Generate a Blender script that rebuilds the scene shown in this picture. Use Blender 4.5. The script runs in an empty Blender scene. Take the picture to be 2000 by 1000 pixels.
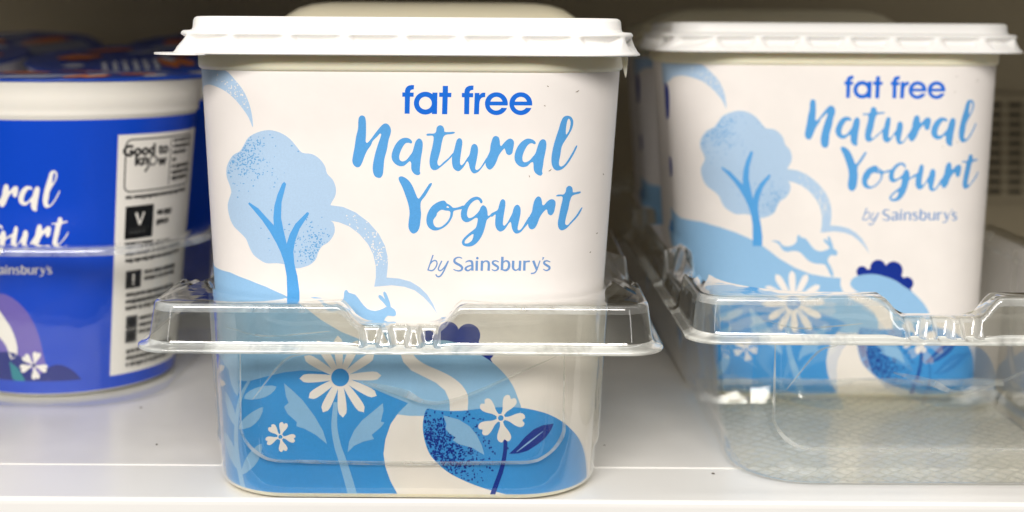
import bpy, bmesh, math, random
from mathutils import Vector, Matrix
from mathutils.geometry import tessellate_polygon

random.seed(7)
PI = math.pi
sc = bpy.context.scene
COL = sc.collection
MM = 0.001

# ---------------------------------------------------------------- camera
FPX, HX, HY, ZC = 2584.0, 1000.0, 62.0, 135.0       # focal length and principal point of the photo (2000 px wide), eye height in mm
ROLL = math.radians(0.35)
cam_d = bpy.data.cameras.new('camera')
cam = bpy.data.objects.new('camera', cam_d); COL.objects.link(cam)
cam_d.sensor_width = 36.0
cam_d.lens = FPX / 2000.0 * 36.0
cam_d.shift_y = -(500.0 - HY) / 2000.0
cam_d.clip_start = 0.01; cam_d.clip_end = 20
cam_d.dof.use_dof = True
cam_d.dof.focus_distance = 0.372
cam_d.dof.aperture_fstop = 10.5
cam.location = (0, 0, ZC * MM)
cam.rotation_euler = (Matrix.Rotation(PI / 2, 3, 'X') @ Matrix.Rotation(ROLL, 3, 'Z')).to_euler()
sc.camera = cam

# ---------------------------------------------------------------- world, lamps, exposure
w = bpy.data.worlds.new('World'); sc.world = w; w.use_nodes = True
bg = w.node_tree.nodes['Background']
bg.inputs[0].default_value = (1.0, 0.95, 0.88, 1); bg.inputs[1].default_value = 0.03

def area(name, loc, target, sx, sy, power, col):
    d = bpy.data.lights.new(name, 'AREA'); d.shape = 'RECTANGLE'; d.size = sx; d.size_y = sy
    d.energy = power; d.color = col
    o = bpy.data.objects.new(name, d); COL.objects.link(o); o.location = loc
    v = Vector(target) - Vector(loc)
    o.rotation_euler = v.to_track_quat('-Z', 'Y').to_euler()
    return o
area('aisle_ceiling_light', (-0.16, -0.74, 0.72), (0.0, 0.40, 0.06), 1.1, 0.35, 22.5, (1.0, 0.955, 0.90))
area('cabinet_strip_light', (0.0, 0.27, 0.46), (0.0, 0.40, 0.0), 1.3, 0.035, 1.1, (1.0, 0.97, 0.92))
# added vertical lamps, left and right behind the camera, to streak tray corners
area('added_streak_light_a', (-1.30, -1.25, 0.42), (0.0, 0.40, 0.06), 0.12, 0.9, 1.3, (1.0, 0.97, 0.93))
area('added_streak_light_b', (1.15, -1.35, 0.42), (0.05, 0.40, 0.06), 0.12, 0.9, 1.6, (1.0, 0.97, 0.93))

vs = sc.view_settings
vs.view_transform = 'Standard'; vs.look = 'None'; vs.exposure = 0.07; vs.gamma = 1.0; vs.use_curve_mapping = False
sc.render.engine = 'CYCLES'
cy = sc.cycles
cy.use_denoising = True
cy.max_bounces = 14; cy.diffuse_bounces = 5; cy.glossy_bounces = 6; cy.transparent_max_bounces = 40; cy.transmission_bounces = 8
cy.sample_clamp_indirect = 6.0

# ---------------------------------------------------------------- helpers
def lin(c):
    return tuple(((v / 255) / 12.92 if v / 255 <= 0.04045 else (((v / 255) + 0.055) / 1.055) ** 2.4) for v in c) + (1.0,)

def mat(name, col, rough=0.45, spec=0.4, noise=0.0, nscale=200.0, bump=0.0, bscale=600.0, sss=0.0, metal=0.0):
    m = bpy.data.materials.new(name); m.use_nodes = True
    nt = m.node_tree; b = nt.nodes['Principled BSDF']
    b.inputs['Base Color'].default_value = col
    b.inputs['Roughness'].default_value = rough
    b.inputs['Specular IOR Level'].default_value = spec
    b.inputs['Metallic'].default_value = metal
    tc = nt.nodes.new('ShaderNodeTexCoord')
    if noise:
        n = nt.nodes.new('ShaderNodeTexNoise'); n.inputs['Scale'].default_value = nscale; n.inputs['Detail'].default_value = 5
        nt.links.new(tc.outputs['Object'], n.inputs['Vector'])
        r = nt.nodes.new('ShaderNodeMapRange')
        r.inputs['From Min'].default_value = 0.3; r.inputs['From Max'].default_value = 0.7
        r.inputs['To Min'].default_value = 1.0 - noise; r.inputs['To Max'].default_value = 1.0 + noise * 0.4
        nt.links.new(n.outputs['Fac'], r.inputs['Value'])
        mx = nt.nodes.new('ShaderNodeVectorMath'); mx.operation = 'SCALE'
        mx.inputs[0].default_value = col[:3]
        nt.links.new(r.outputs['Result'], mx.inputs['Scale'])
        nt.links.new(mx.outputs['Vector'], b.inputs['Base Color'])
    if bump:
        n2 = nt.nodes.new('ShaderNodeTexNoise'); n2.inputs['Scale'].default_value = bscale; n2.inputs['Detail'].default_value = 3
        nt.links.new(tc.outputs['Object'], n2.inputs['Vector'])
        bp = nt.nodes.new('ShaderNodeBump'); bp.inputs['Strength'].default_value = bump; bp.inputs['Distance'].default_value = 0.0004
        nt.links.new(n2.outputs['Fac'], bp.inputs['Height'])
        nt.links.new(bp.outputs['Normal'], b.inputs['Normal'])
    if sss:
        b.inputs['Subsurface Weight'].default_value = sss
        b.inputs['Subsurface Radius'].default_value = (0.004, 0.003, 0.002)
        b.inputs['Subsurface Scale'].default_value = 1.0
    return m

def clear_mat(name, tint, gloss=1.8, haze=0.03, rough=0.035, hazecol=(0.75, 0.76, 0.70, 1), bump=0.12, bscale=45.0, diamonds=False, bend=0.0):
    """thin clear sheet: straight-through transmission, Fresnel mirror, a little milky scatter"""
    m = bpy.data.materials.new(name); m.use_nodes = True
    nt = m.node_tree; N = nt.nodes; L = nt.links
    N.remove(N['Principled BSDF']); out = N['Material Output']
    tc = N.new('ShaderNodeTexCoord')
    n = N.new('ShaderNodeTexNoise'); n.inputs['Scale'].default_value = bscale; n.inputs['Detail'].default_value = 3
    L.new(tc.outputs['Object'], n.inputs['Vector'])
    bp = N.new('ShaderNodeBump'); bp.inputs['Strength'].default_value = bump; bp.inputs['Distance'].default_value = 0.004
    L.new(n.outputs['Fac'], bp.inputs['Height'])
    nrm = bp.outputs['Normal']
    hz = N.new('ShaderNodeValue'); hz.outputs[0].default_value = haze
    ns = N.new('ShaderNodeTexNoise'); ns.inputs['Scale'].default_value = 38; ns.inputs['Detail'].default_value = 5; ns.inputs['Distortion'].default_value = 1.2
    L.new(tc.outputs['Object'], ns.inputs['Vector'])
    rs = N.new('ShaderNodeMapRange'); rs.inputs['From Min'].default_value = 0.42; rs.inputs['From Max'].default_value = 0.75
    rs.inputs['To Min'].default_value = 0.6; rs.inputs['To Max'].default_value = 3.5
    L.new(ns.outputs['Fac'], rs.inputs['Value'])
    mh = N.new('ShaderNodeMath'); mh.operation = 'MULTIPLY'; L.new(rs.outputs['Result'], mh.inputs[0]); L.new(hz.outputs[0], mh.inputs[1])
    hazefac = mh.outputs[0]
    if diamonds:
        wv = N.new('ShaderNodeTexNoise'); wv.inputs['Scale'].default_value = 90; wv.inputs['Detail'].default_value = 1; L.new(tc.outputs['Object'], wv.inputs['Vector'])
        wm = N.new('ShaderNodeVectorMath'); wm.operation = 'MULTIPLY_ADD'; wm.inputs[1].default_value = (.004, .004, 0); L.new(wv.outputs['Color'], wm.inputs[0]); L.new(tc.outputs['Object'], wm.inputs[2])
        sep = N.new('ShaderNodeSeparateXYZ'); L.new(wm.outputs['Vector'], sep.inputs[0])
        outs = []
        for sgn in (1, -1):
            a = N.new('ShaderNodeMath'); a.operation = 'MULTIPLY'; a.inputs[1].default_value = sgn
            L.new(sep.outputs['Y'], a.inputs[0])
            s = N.new('ShaderNodeMath'); s.operation = 'ADD'; L.new(sep.outputs['X'], s.inputs[0]); L.new(a.outputs[0], s.inputs[1])
            k = N.new('ShaderNodeMath'); k.operation = 'MULTIPLY'; k.inputs[1].default_value = 2 * PI / 0.0062; L.new(s.outputs[0], k.inputs[0])
            c = N.new('ShaderNodeMath'); c.operation = 'COSINE'; L.new(k.outputs[0], c.inputs[0])
            p = N.new('ShaderNodeMapRange'); p.interpolation_type = 'SMOOTHSTEP'
            p.inputs['From Min'].default_value = 0.60; p.inputs['From Max'].default_value = 0.96
            L.new(c.outputs[0], p.inputs['Value']); outs.append(p.outputs['Result'])
        mxx = N.new('ShaderNodeMath'); mxx.operation = 'MAXIMUM'; L.new(outs[0], mxx.inputs[0]); L.new(outs[1], mxx.inputs[1])
        bp2 = N.new('ShaderNodeBump'); bp2.inputs['Strength'].default_value = 0.3; bp2.inputs['Distance'].default_value = 0.0009
        L.new(mxx.outputs[0], bp2.inputs['Height']); L.new(nrm, bp2.inputs['Normal']); nrm = bp2.outputs['Normal']
        n3 = N.new('ShaderNodeTexNoise'); n3.inputs['Scale'].default_value = 60; L.new(tc.outputs['Object'], n3.inputs['Vector'])
        m3 = N.new('ShaderNodeMath'); m3.operation = 'MULTIPLY'; L.new(mxx.outputs[0], m3.inputs[0]); L.new(n3.outputs['Fac'], m3.inputs[1])
        ma = N.new('ShaderNodeMath'); ma.operation = 'MULTIPLY_ADD'; ma.inputs[1].default_value = 1.4; ma.inputs[2].default_value = haze
        L.new(m3.outputs[0], ma.inputs[0]); hazefac = ma.outputs[0]
    tr = N.new('ShaderNodeBsdfTransparent'); tr.inputs[0].default_value = tint
    gl = N.new('ShaderNodeBsdfGlossy'); gl.inputs['Roughness'].default_value = rough; gl.inputs[0].default_value = (1, 1, 1, 1)
    L.new(nrm, gl.inputs['Normal'])
    df = N.new('ShaderNodeBsdfDiffuse'); df.inputs[0].default_value = hazecol; L.new(nrm, df.inputs['Normal'])
    tl = N.new('ShaderNodeBsdfTranslucent'); tl.inputs[0].default_value = hazecol
    md = N.new('ShaderNodeMixShader'); md.inputs[0].default_value = 0.5; L.new(df.outputs[0], md.inputs[1]); L.new(tl.outputs[0], md.inputs[2])
    if bend:
        # uneven moulded thickness: part of the light goes through bent
        nb = N.new('ShaderNodeTexNoise'); nb.inputs['Scale'].default_value = 15; nb.inputs['Detail'].default_value = 1.5; nb.inputs['Distortion'].default_value = 0.6
        L.new(tc.outputs['Object'], nb.inputs['Vector'])
        bb = N.new('ShaderNodeBump'); bb.inputs['Strength'].default_value = 0.9; bb.inputs['Distance'].default_value = 0.016
        L.new(nb.outputs['Fac'], bb.inputs['Height'])
        rf = N.new('ShaderNodeBsdfRefraction'); rf.inputs['IOR'].default_value = 1.14; rf.inputs['Roughness'].default_value = 0.02
        rf.inputs[0].default_value = tint; L.new(bb.outputs['Normal'], rf.inputs['Normal'])
        mb = N.new('ShaderNodeMixShader'); mb.inputs[0].default_value = bend
        L.new(tr.outputs[0], mb.inputs[1]); L.new(rf.outputs[0], mb.inputs[2]); tr = mb
    m1 = N.new('ShaderNodeMixShader'); L.new(hazefac, m1.inputs[0]); L.new(tr.outputs[0], m1.inputs[1]); L.new(md.outputs[0], m1.inputs[2])
    fr = N.new('ShaderNodeFresnel'); fr.inputs['IOR'].default_value = 1.52; L.new(nrm, fr.inputs['Normal'])
    # a single sheet is entered and left at once, so its back must reflect like its front
    geo = N.new('ShaderNodeNewGeometry')
    iorm = N.new('ShaderNodeMix'); iorm.data_type = 'FLOAT'
    L.new(geo.outputs['Backfacing'], iorm.inputs[0]); iorm.inputs[2].default_value = 1.52; iorm.inputs[3].default_value = 1 / 1.52
    L.new(iorm.outputs[0], fr.inputs['IOR'])
    mu = N.new('ShaderNodeMath'); mu.operation = 'MULTIPLY'; mu.use_clamp = True; mu.inputs[1].default_value = gloss
    L.new(fr.outputs[0], mu.inputs[0])
    m2 = N.new('ShaderNodeMixShader'); L.new(mu.outputs[0], m2.inputs[0]); L.new(m1.outputs[0], m2.inputs[1]); L.new(gl.outputs[0], m2.inputs[2])
    L.new(m2.outputs[0], out.inputs['Surface'])
    return m

def link(name, me, parent=None):
    o = bpy.data.objects.new(name, me); COL.objects.link(o)
    if parent: o.parent = parent
    return o

def tag(o, label=None, cat=None, group=None, kind=None):
    if label: o['label'] = label
    if cat: o['category'] = cat
    if group: o['group'] = group
    if kind: o['kind'] = kind
    return o

def thing(name, loc, label, cat, group=None, rot=(0, 0, 0)):
    o = bpy.data.objects.new(name, None); COL.objects.link(o)
    o.empty_display_size = 0.02
    o.location = Vector(loc) * MM; o.rotation_euler = rot
    return tag(o, label, cat, group)

def copy_tree(o, parent=None):
    c = o.copy(); COL.objects.link(c)
    if parent: c.parent = parent
    for ch in list(o.children): copy_tree(ch, c)
    return c

def mesh_from(name, verts, faces, mats, midx=None, smooth=True):
    me = bpy.data.meshes.new(name)
    me.from_pydata([(v[0] * MM, v[1] * MM, v[2] * MM) for v in verts], [], faces)
    for m in mats: me.materials.append(m)
    if midx:
        for p, i in zip(me.polygons, midx): p.material_index = i
    for p in me.polygons: p.use_smooth = smooth
    me.update()
    return me

def rr_loop(w, d, r, nc=24, nx=1, ny=1):
    """rounded rectangle, half width w, half depth d: list of (x, y, nx, ny), counter-clockwise from the front-left straight"""
    r = min(r, w - 0.01, d - 0.01)
    fx, fy = w - r, d - r
    pts = []
    def straight(x0, y0, x1, y1, n, nn):
        for i in range(n):
            t = i / n
            pts.append((x0 + (x1 - x0) * t, y0 + (y1 - y0) * t, nn[0], nn[1]))
    def arc(cx_, cy_, a0):
        for i in range(nc):
            a = a0 + PI / 2 * i / nc
            pts.append((cx_ + r * math.cos(a), cy_ + r * math.sin(a), math.cos(a), math.sin(a)))
    straight(-fx, -d, fx, -d, nx, (0, -1)); arc(fx, -fy, -PI / 2)
    straight(w, -fy, w, fy, ny, (1, 0)); arc(fx, fy, 0)
    straight(fx, d, -fx, d, nx, (0, 1)); arc(-fx, fy, PI / 2)
    straight(-w, fy, -w, -fy, ny, (-1, 0)); arc(-fx, -fy, PI)
    return pts

def loft(rings, cap0=False, cap1=False):
    verts = [v for r in rings for v in r]
    n = len(rings[0]); faces = []
    for i in range(len(rings) - 1):
        for j in range(n):
            a, b = i * n + j, i * n + (j + 1) % n
            faces.append((a, b, b + n, a + n))
    if cap0: faces.append(tuple(reversed(range(n))))
    if cap1: faces.append(tuple(range((len(rings) - 1) * n, len(rings) * n)))
    return verts, faces

def smooth01(a, b, x):
    t = max(0.0, min(1.0, (x - a) / (b - a)))
    return t * t * (3 - 2 * t)

def box_mesh(name, x0, x1, y0, y1, z0, z1, mats, bevel=0.0, seg=3):
    bm = bmesh.new()
    bmesh.ops.create_cube(bm, size=1)
    for v in bm.verts:
        v.co = Vector(((x0 + x1) / 2 + v.co.x * (x1 - x0), (y0 + y1) / 2 + v.co.y * (y1 - y0), (z0 + z1) / 2 + v.co.z * (z1 - z0))) * MM
    if bevel: bmesh.ops.bevel(bm, geom=bm.edges[:], offset=bevel * MM, segments=seg, profile=0.5, affect='EDGES')
    me = bpy.data.meshes.new(name); bm.to_mesh(me); bm.free()
    for m in mats: me.materials.append(m)
    return me

# ---- flat shapes: polygons in picture units, smoothed, tessellated
def spline(pts, sub=4):
    """closed centripetal Catmull-Rom through pts"""
    n = len(pts); out = []
    for i in range(n):
        p0, p1, p2, p3 = (Vector(pts[(i + k) % n]) for k in (-1, 0, 1, 2))
        t1 = max((p1 - p0).length, 1e-6) ** .5; t2 = t1 + max((p2 - p1).length, 1e-6) ** .5; t3 = t2 + max((p3 - p2).length, 1e-6) ** .5
        for k in range(sub):
            t = t1 + (t2 - t1) * k / sub
            a1 = p0 * ((t1 - t) / t1) + p1 * (t / t1)
            a2 = p1 * ((t2 - t) / (t2 - t1)) + p2 * ((t - t1) / (t2 - t1))
            a3 = p2 * ((t3 - t) / (t3 - t2)) + p3 * ((t - t2) / (t3 - t2))
            b1 = a1 * ((t2 - t) / t2) + a2 * (t / t2)
            b2 = a2 * ((t3 - t) / (t3 - t1)) + a3 * ((t - t1) / (t3 - t1))
            c = b1 * ((t2 - t) / (t2 - t1)) + b2 * ((t - t1) / (t2 - t1))
            out.append((c.x, c.y))
    return out

def open_spline(pts, sub=6):
    ext = [(2 * pts[0][0] - pts[1][0], 2 * pts[0][1] - pts[1][1])] + list(pts) + [(2 * pts[-1][0] - pts[-2][0], 2 * pts[-1][1] - pts[-2][1])]
    out = []
    for i in range(1, len(ext) - 2):
        p0, p1, p2, p3 = (Vector(ext[i + k]) for k in (-1, 0, 1, 2))
        for k in range(sub):
            t = k / sub
            c = 0.5 * (2 * p1 + (p2 - p0) * t + (2 * p0 - 5 * p1 + 4 * p2 - p3) * t * t + (3 * p1 - p0 - 3 * p2 + p3) * t ** 3)
            out.append((c.x, c.y))
    out.append(tuple(pts[-1]))
    return out

def stroke(pts, ws, sub=6, cap=True):
    """a brush stroke of varying width as one polygon"""
    c = open_spline(pts, sub) if len(pts) > 2 else [tuple(pts[0]), tuple(pts[1])]
    n = len(c)
    if not isinstance(ws, (list, tuple)): ws = [ws, ws]
    def wd(t):
        f = t * (len(ws) - 1); i = min(int(f), len(ws) - 2); f -= i
        return (ws[i] * (1 - f) + ws[i + 1] * f) / 2
    Lf, Rt = [], []
    for i, p in enumerate(c):
        a = Vector(c[max(i - 1, 0)]); b = Vector(c[min(i + 1, n - 1)])
        d = (b - a).normalized(); nn = Vector((-d.y, d.x)); h = wd(i / (n - 1))
        Lf.append((p[0] + nn.x * h, p[1] + nn.y * h)); Rt.append((p[0] - nn.x * h, p[1] - nn.y * h))
    return Lf + Rt[::-1]

def circle(cx_, cy_, r, n=28, ry=None):
    ry = ry or r
    return [(cx_ + r * math.cos(2 * PI * i / n), cy_ + ry * math.sin(2 * PI * i / n)) for i in range(n)]

def inside(p, poly):
    x, y = p; c = False; n = len(poly)
    for i in range(n):
        x1, y1 = poly[i]; x2, y2 = poly[i - 1]
        if (y1 > y) != (y2 > y) and x < (x2 - x1) * (y - y1) / (y2 - y1) + x1: c = not c
    return c

def clean(poly):
    out = []
    for p in poly:
        if not out or (p[0] - out[-1][0]) ** 2 + (p[1] - out[-1][1]) ** 2 > 1e-6: out.append(p)
    if len(out) > 2 and (out[0][0] - out[-1][0]) ** 2 + (out[0][1] - out[-1][1]) ** 2 < 1e-6: out.pop()
    return out

class Print:
    """printed artwork: flat shapes collected in (s, z) of the surface, each a hair above the one before"""
    def __init__(self): self.bm = bmesh.new(); self.k = 0
    def add(self, loops, mi, to_sz, lift=None):
        loops = [clean(l) for l in loops]
        self.k += 1; off = lift if lift is not None else 0.03 + 0.001 * self.k
        loops3 = [[Vector((*to_sz(*p), 0.0)) for p in l] for l in loops]
        flat = [v for l in loops3 for v in l]
        tris = tessellate_polygon(loops3)
        bv = [self.bm.verts.new((v.x, v.y, off)) for v in flat]
        for t in tris:
            try:
                f = self.bm.faces.new([bv[i] for i in t]); f.material_index = mi
            except ValueError: pass
    def add_faces(self, verts, faces, mi):
        self.k += 1; off = 0.03 + 0.001 * self.k
        bv = [self.bm.verts.new((v[0], v[1], off)) for v in verts]
        for t in faces:
            try:
                f = self.bm.faces.new([bv[i] for i in t]); f.material_index = mi
            except ValueError: pass
    def cut(self, scuts, zcuts, zmin=None, zmax=None):
        bm = self.bm
        def bis(co, no, **kw):
            bmesh.ops.bisect_plane(bm, geom=bm.verts[:] + bm.edges[:] + bm.faces[:], dist=1e-5, plane_co=co, plane_no=no, **kw)
        if zmin is not None: bis((0, zmin, 0), (0, 1, 0), clear_inner=True)
        if zmax is not None: bis((0, zmax, 0), (0, 1, 0), clear_outer=True)
        for s in scuts: bis((s, 0, 0), (1, 0, 0))
        for z in zcuts: bis((0, z, 0), (0, 1, 0))
    def build(self, name, surf, mats):
        me = bpy.data.meshes.new(name)
        for v in self.bm.verts: v.co = Vector(surf(v.co.x, v.co.y, v.co.z)) * MM
        self.bm.to_mesh(me); self.bm.free()
        for m in mats: me.materials.append(m)
        cent = Vector((0, 0, 0))
        for v in me.vertices: cent += v.co
        me.update()
        # faces look outwards
        bm = bmesh.new(); bm.from_mesh(me)
        fl = [f for f in bm.faces if (f.normal.x * f.calc_center_median().x + f.normal.y * f.calc_center_median().y) < 0]
        bmesh.ops.reverse_faces(bm, faces=fl)
        bm.to_mesh(me); bm.free()
        for p in me.polygons: p.use_smooth = False
        return me

def text_mesh(body, size, bold=0.0, shear=0.0):
    cu = bpy.data.curves.new('txt', 'FONT'); cu.body = body; cu.size = size; cu.align_x = 'CENTER'; cu.align_y = 'CENTER'
    cu.shear = shear; cu.resolution_u = 3
    o = bpy.data.objects.new('txt', cu); COL.objects.link(o)
    dg = bpy.context.evaluated_depsgraph_get(); dg.update()
    me = bpy.data.meshes.new_from_object(o.evaluated_get(dg))
    vs_ = [(v.co.x, v.co.y) for v in me.vertices]; fs = [tuple(p.vertices) for p in me.polygons]
    bpy.data.objects.remove(o); bpy.data.curves.remove(cu); bpy.data.meshes.remove(me)
    return vs_, fs

def unroll(px, py):
    dx, dy = px - HX, py - HY
    c, s = math.cos(ROLL), math.sin(ROLL)
    return (dx * c + dy * s) / FPX, (-dx * s + dy * c) / FPX

# ---------------------------------------------------------------- materials
M_lid = mat('lid_white_plastic', (0.87, 0.86, 0.84, 1), 0.38, 0.45, bump=0.05, bscale=300, sss=0.12)
M_lid_creamlit = mat('lid_plastic_cream_lit', (0.80, 0.74, 0.55, 1), 0.45, 0.4, sss=0.12)  # lid plastic with the cream light of the rear row put into its colour
M_body = mat('tub_cream_plastic', (0.93, 0.85, 0.64, 1), 0.40, 0.4, noise=0.02, nscale=60, sss=0.5)
M_label = mat('label_white_print', (0.86, 0.815, 0.785, 1), 0.42, 0.35, noise=0.03, nscale=90, bump=0.05, bscale=900)
def ink(name, rgb, n=0.05): return mat(name, lin(rgb), 0.42, 0.35, noise=n, nscale=2200, bump=0.05, bscale=900)
I_pale = ink('ink_pale_blue', (176, 203, 231))
I_light = ink('ink_light_blue', (146, 191, 230))
I_script = ink('ink_script_blue', (86, 160, 222), 0.08)
I_mid = ink('ink_mid_blue', (58, 148, 220), 0.07)
I_trunk = ink('ink_trunk_blue', (84, 162, 226))
I_strong = ink('ink_strong_blue', (0, 104, 214))
I_navy = ink('ink_navy', (4, 44, 144))
I_leaf = ink('ink_leaf_blue', (140, 187, 228))
I_by = ink('ink_byline_blue', (112, 152, 205))
I_dirt = ink('dirt_brown', (110, 90, 60))
I_speck = ink('ink_speck_blue', (106, 166, 218))
ART = [M_label, I_pale, I_light, I_script, I_mid, I_trunk, I_strong, I_navy, I_leaf, I_by, I_dirt, I_speck]
WHITE, PALE, LIGHT, SCRIPT, MID, TRUNK, STRONG, NAVY, LEAF, BY, DIRT, SPECK = range(12)
C_tray = clear_mat('clear_tray_plastic', (0.968, 0.965, 0.925, 1), 1.8, 0.020, bend=0.24)
C_skirt = clear_mat('clear_tray_rim_plastic', (0.96, 0.96, 0.925, 1), 2.0, 0.065, 0.05)
C_pot = clear_mat('clear_pot_tray_plastic', (0.97, 0.975, 0.965, 1), 0.9, 0.008, bump=0.05)
C_crease_glint = clear_mat('clear_tray_crease_glint', (0.95, 0.95, 0.92, 1), 2.0, 0.24, 0.12, (0.90, 0.92, 0.90, 1), bump=0.02)  # milky creases, and highlight lines painted on rim, ribs, panel and divider
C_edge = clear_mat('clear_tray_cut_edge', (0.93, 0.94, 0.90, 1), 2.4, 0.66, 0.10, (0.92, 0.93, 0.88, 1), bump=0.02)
C_floor = clear_mat('clear_tray_embossed_floor', (0.98, 0.98, 0.955, 1), 0.7, 0.05, 0.12, (0.86, 0.86, 0.80, 1), diamonds=True)
M_shelf = mat('shelf_white_enamel', (0.80, 0.785, 0.76, 1), 0.28, 0.5, noise=0.08, nscale=25, bump=0.06, bscale=500)
M_lip = mat('shelf_front_white', (0.86, 0.85, 0.83, 1), 0.3, 0.5, noise=0.02, nscale=30)
M_wall = mat('cabinet_back_panel', (0.44, 0.38, 0.26, 1), 0.55, 0.3, noise=0.08, nscale=12)
M_dark = mat('vent_dark_void', (0.012, 0.011, 0.010, 1), 0.8, 0.1)

# ================================================================ setting
SHELF_FRONT, SEAM = 378.0, 410.5
def shelf():
    F_ = SHELF_FRONT
    prof = [(F_ - 3.6, -60), (F_ - 3.6, 0.6), (F_ - 3.5, 1.5), (F_ - 3.1, 2.1), (F_ - 2.5, 2.35), (F_ - 1.9, 2.1), (F_ - 1.5, 1.4), (F_ - 1.3, 0.3), (F_ - 1.2, 0.0),
            (SEAM - 0.9, 0.0), (SEAM - 0.3, -0.35), (SEAM + 0.1, -0.4), (SEAM + 0.6, 0.0), (900, 0.0)]
    xs = [-900 + 60 * i for i in range(31)]
    verts, faces, mi = [], [], []
    for p in prof:
        for x in xs: verts.append((x, p[0], p[1]))
    n = len(xs)
    for i in range(len(prof) - 1):
        for j in range(n - 1):
            a = i * n + j
            faces.append((a, a + 1, a + n + 1, a + n)); mi.append(1 if i < 9 else 0)
    me = mesh_from('shelf', verts, faces, [M_shelf, M_lip], mi, smooth=False)
    tag(link('shelf', me), kind='structure')
shelf()
BACKY = 860.0
# the next shelf up, just above the picture: it shades the back of this one
tag(link('upper_shelf', box_mesh('upper_shelf', -900, 900, 364, BACKY - 1, 202, 220, [M_shelf], 2.0)), kind='structure')
tag(link('back_wall', box_mesh('back_wall', -900, 900, BACKY, BACKY + 12, 0.0, 700, [M_wall])), kind='structure')

# vent grille on the back wall
def grille():
    t = thing('vent_grille', (350, BACKY, 62), 'beige vent grille with dark stacked slots on the back wall behind the right tub', 'vent')
    x0 = -42.0
    link('backing', box_mesh('backing', -50, 50, -2.0, -0.1, -34, 34, [M_dark]), t)
    bm_v, bm_f = [], []
    def bar(xa, xb, za, zb):
        k = len(bm_v)
        for y in (-4.2, -2.0):
            for (x, z) in ((xa, za), (xb, za), (xb, zb), (xa, zb)): bm_v.append((x, y, z))
        bm_f.extend([(k, k + 1, k + 2, k + 3), (k + 7, k + 6, k + 5, k + 4), (k, k + 4, k + 5, k + 1), (k + 1, k + 5, k + 6, k + 2), (k + 2, k + 6, k + 7, k + 3), (k + 3, k + 7, k + 4, k)])
    cols = [(-42, -32), (-29, -19), (-16, -6), (-3, 7), (10, 20), (23, 33), (36, 46)]
    zs = [(-30 + 6.2 * i, -30 + 6.2 * i + 3.2) for i in range(10)]
    edges = [-50] + [v for c in cols for v in c] + [50]
    for i in range(0, len(edges), 2): bar(edges[i], edges[i + 1], -34, 34)
    for a, b in cols:
        e = [-34] + [v for z in zs for v in z] + [34]
        for i in range(0, len(e), 2): bar(a, b, e[i], e[i + 1])
    link('slotted_plate', mesh_from('slotted_plate', bm_v, bm_f, [M_wall], smooth=False), t)
grille()

# ================================================================ the square yogurt tub
HT = 126.0
def dims(z):
    t = z / HT
    return 54.8 + 8.95 * t, 45.0 + 5.0 * t, 22.0 + 8.0 * t
S0, RR, D0 = 33.3, 26.0, 21.5
SC, SS = S0 + RR * PI / 2, S0 + RR * PI / 2 + 2 * D0
def tub_surf(s, z, off=0.0):
    w_, d_, r_ = dims(z); sg = -1 if s < 0 else 1; a = abs(s)
    if a <= S0: return (s / S0 * (w_ - r_), -d_ - off, z)
    if a <= SC:
        ph = (a - S0) / RR
        return (sg * (w_ - r_ + (r_ + off) * math.sin(ph)), -(d_ - r_) - (r_ + off) * math.cos(ph), z)
    return (sg * (w_ + off), -(d_ - r_) + (a - SC) / D0 * (d_ - r_), z)

TUB = (-30.6, 425.0, 0.5)
def tub_px(s, py_v, loc=TUB):
    z = 60.0
    for _ in range(6):
        x, y, _z = tub_surf(s, max(-5, min(135, z)))
        z = ZC - py_v * (y + loc[1]) - loc[2]
    x, y, _z = tub_surf(s, z)
    return (x + loc[0]) / (y + loc[1]), z
SMAXL, SMAXR = -(S0 + RR * math.radians(68)), S0 + RR * math.radians(80)
def tub_sz(px, py):
    u, v = unroll(px, py)
    ul, zl = tub_px(SMAXL, v)
    if u <= ul: return SMAXL - (ul - u) * FPX / 6.8, zl
    ur, zr = tub_px(SMAXR, v)
    if u >= ur: return SMAXR + (u - ur) * FPX / 6.8, zr
    a, b = SMAXL, SMAXR
    for _ in range(34):
        m = (a + b) / 2
        if tub_px(m, v)[0] < u: a = m
        else: b = m
    return m, tub_px(m, v)[1]

def zoomer(x0, y0, k):
    return lambda pts: [(x0 + x / k, y0 + y / k) for x, y in pts]

# ---- lettering, traced
Z1 = zoomer(770, 150, 6.667)
LET = []          # (loops, ink)
def ring_arc(cx_, cy_, r, a0, a1, n=22): return [(cx_ + r * math.cos(math.radians(a0 + (a1 - a0) * i / n)), cy_ + r * math.sin(math.radians(a0 + (a1 - a0) * i / n))) for i in range(n + 1)]
fpoly = [(135, 480), (200, 480), (205, 260), (252, 260), (254, 205), (206, 205), (208, 188), (216, 174), (232, 166), (255, 163), (258, 108), (228, 106), (196, 111), (168, 125), (150, 147), (141, 174), (138, 203), (105, 203), (105, 260), (138, 260)]
f2 = [(x + 775, y + 7) for x, y in fpoly]
LET.append(([Z1(fpoly)], STRONG)); LET.append(([Z1(f2)], STRONG))
LET.append(([Z1(circle(405, 343, 149, 48)), Z1(circle(406, 343, 83, 36))], STRONG))
LET.append(([Z1([(497, 205), (563, 205), (557, 485), (490, 485)])], STRONG))
LET.append(([Z1([(632, 118), (700, 118), (700, 208), (745, 208), (742, 265), (697, 265), (690, 487), (622, 487), (628, 262), (585, 262), (585, 205), (630, 205)])], STRONG))
LET.append(([Z1([(1048, 210), (1110, 210), (1109, 240), (1124, 220), (1144, 209), (1166, 205), (1187, 207), (1183, 265), (1160, 266), (1138, 274), (1122, 292), (1112, 320), (1108, 360), (1103, 488), (1038, 488)])], STRONG))
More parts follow.
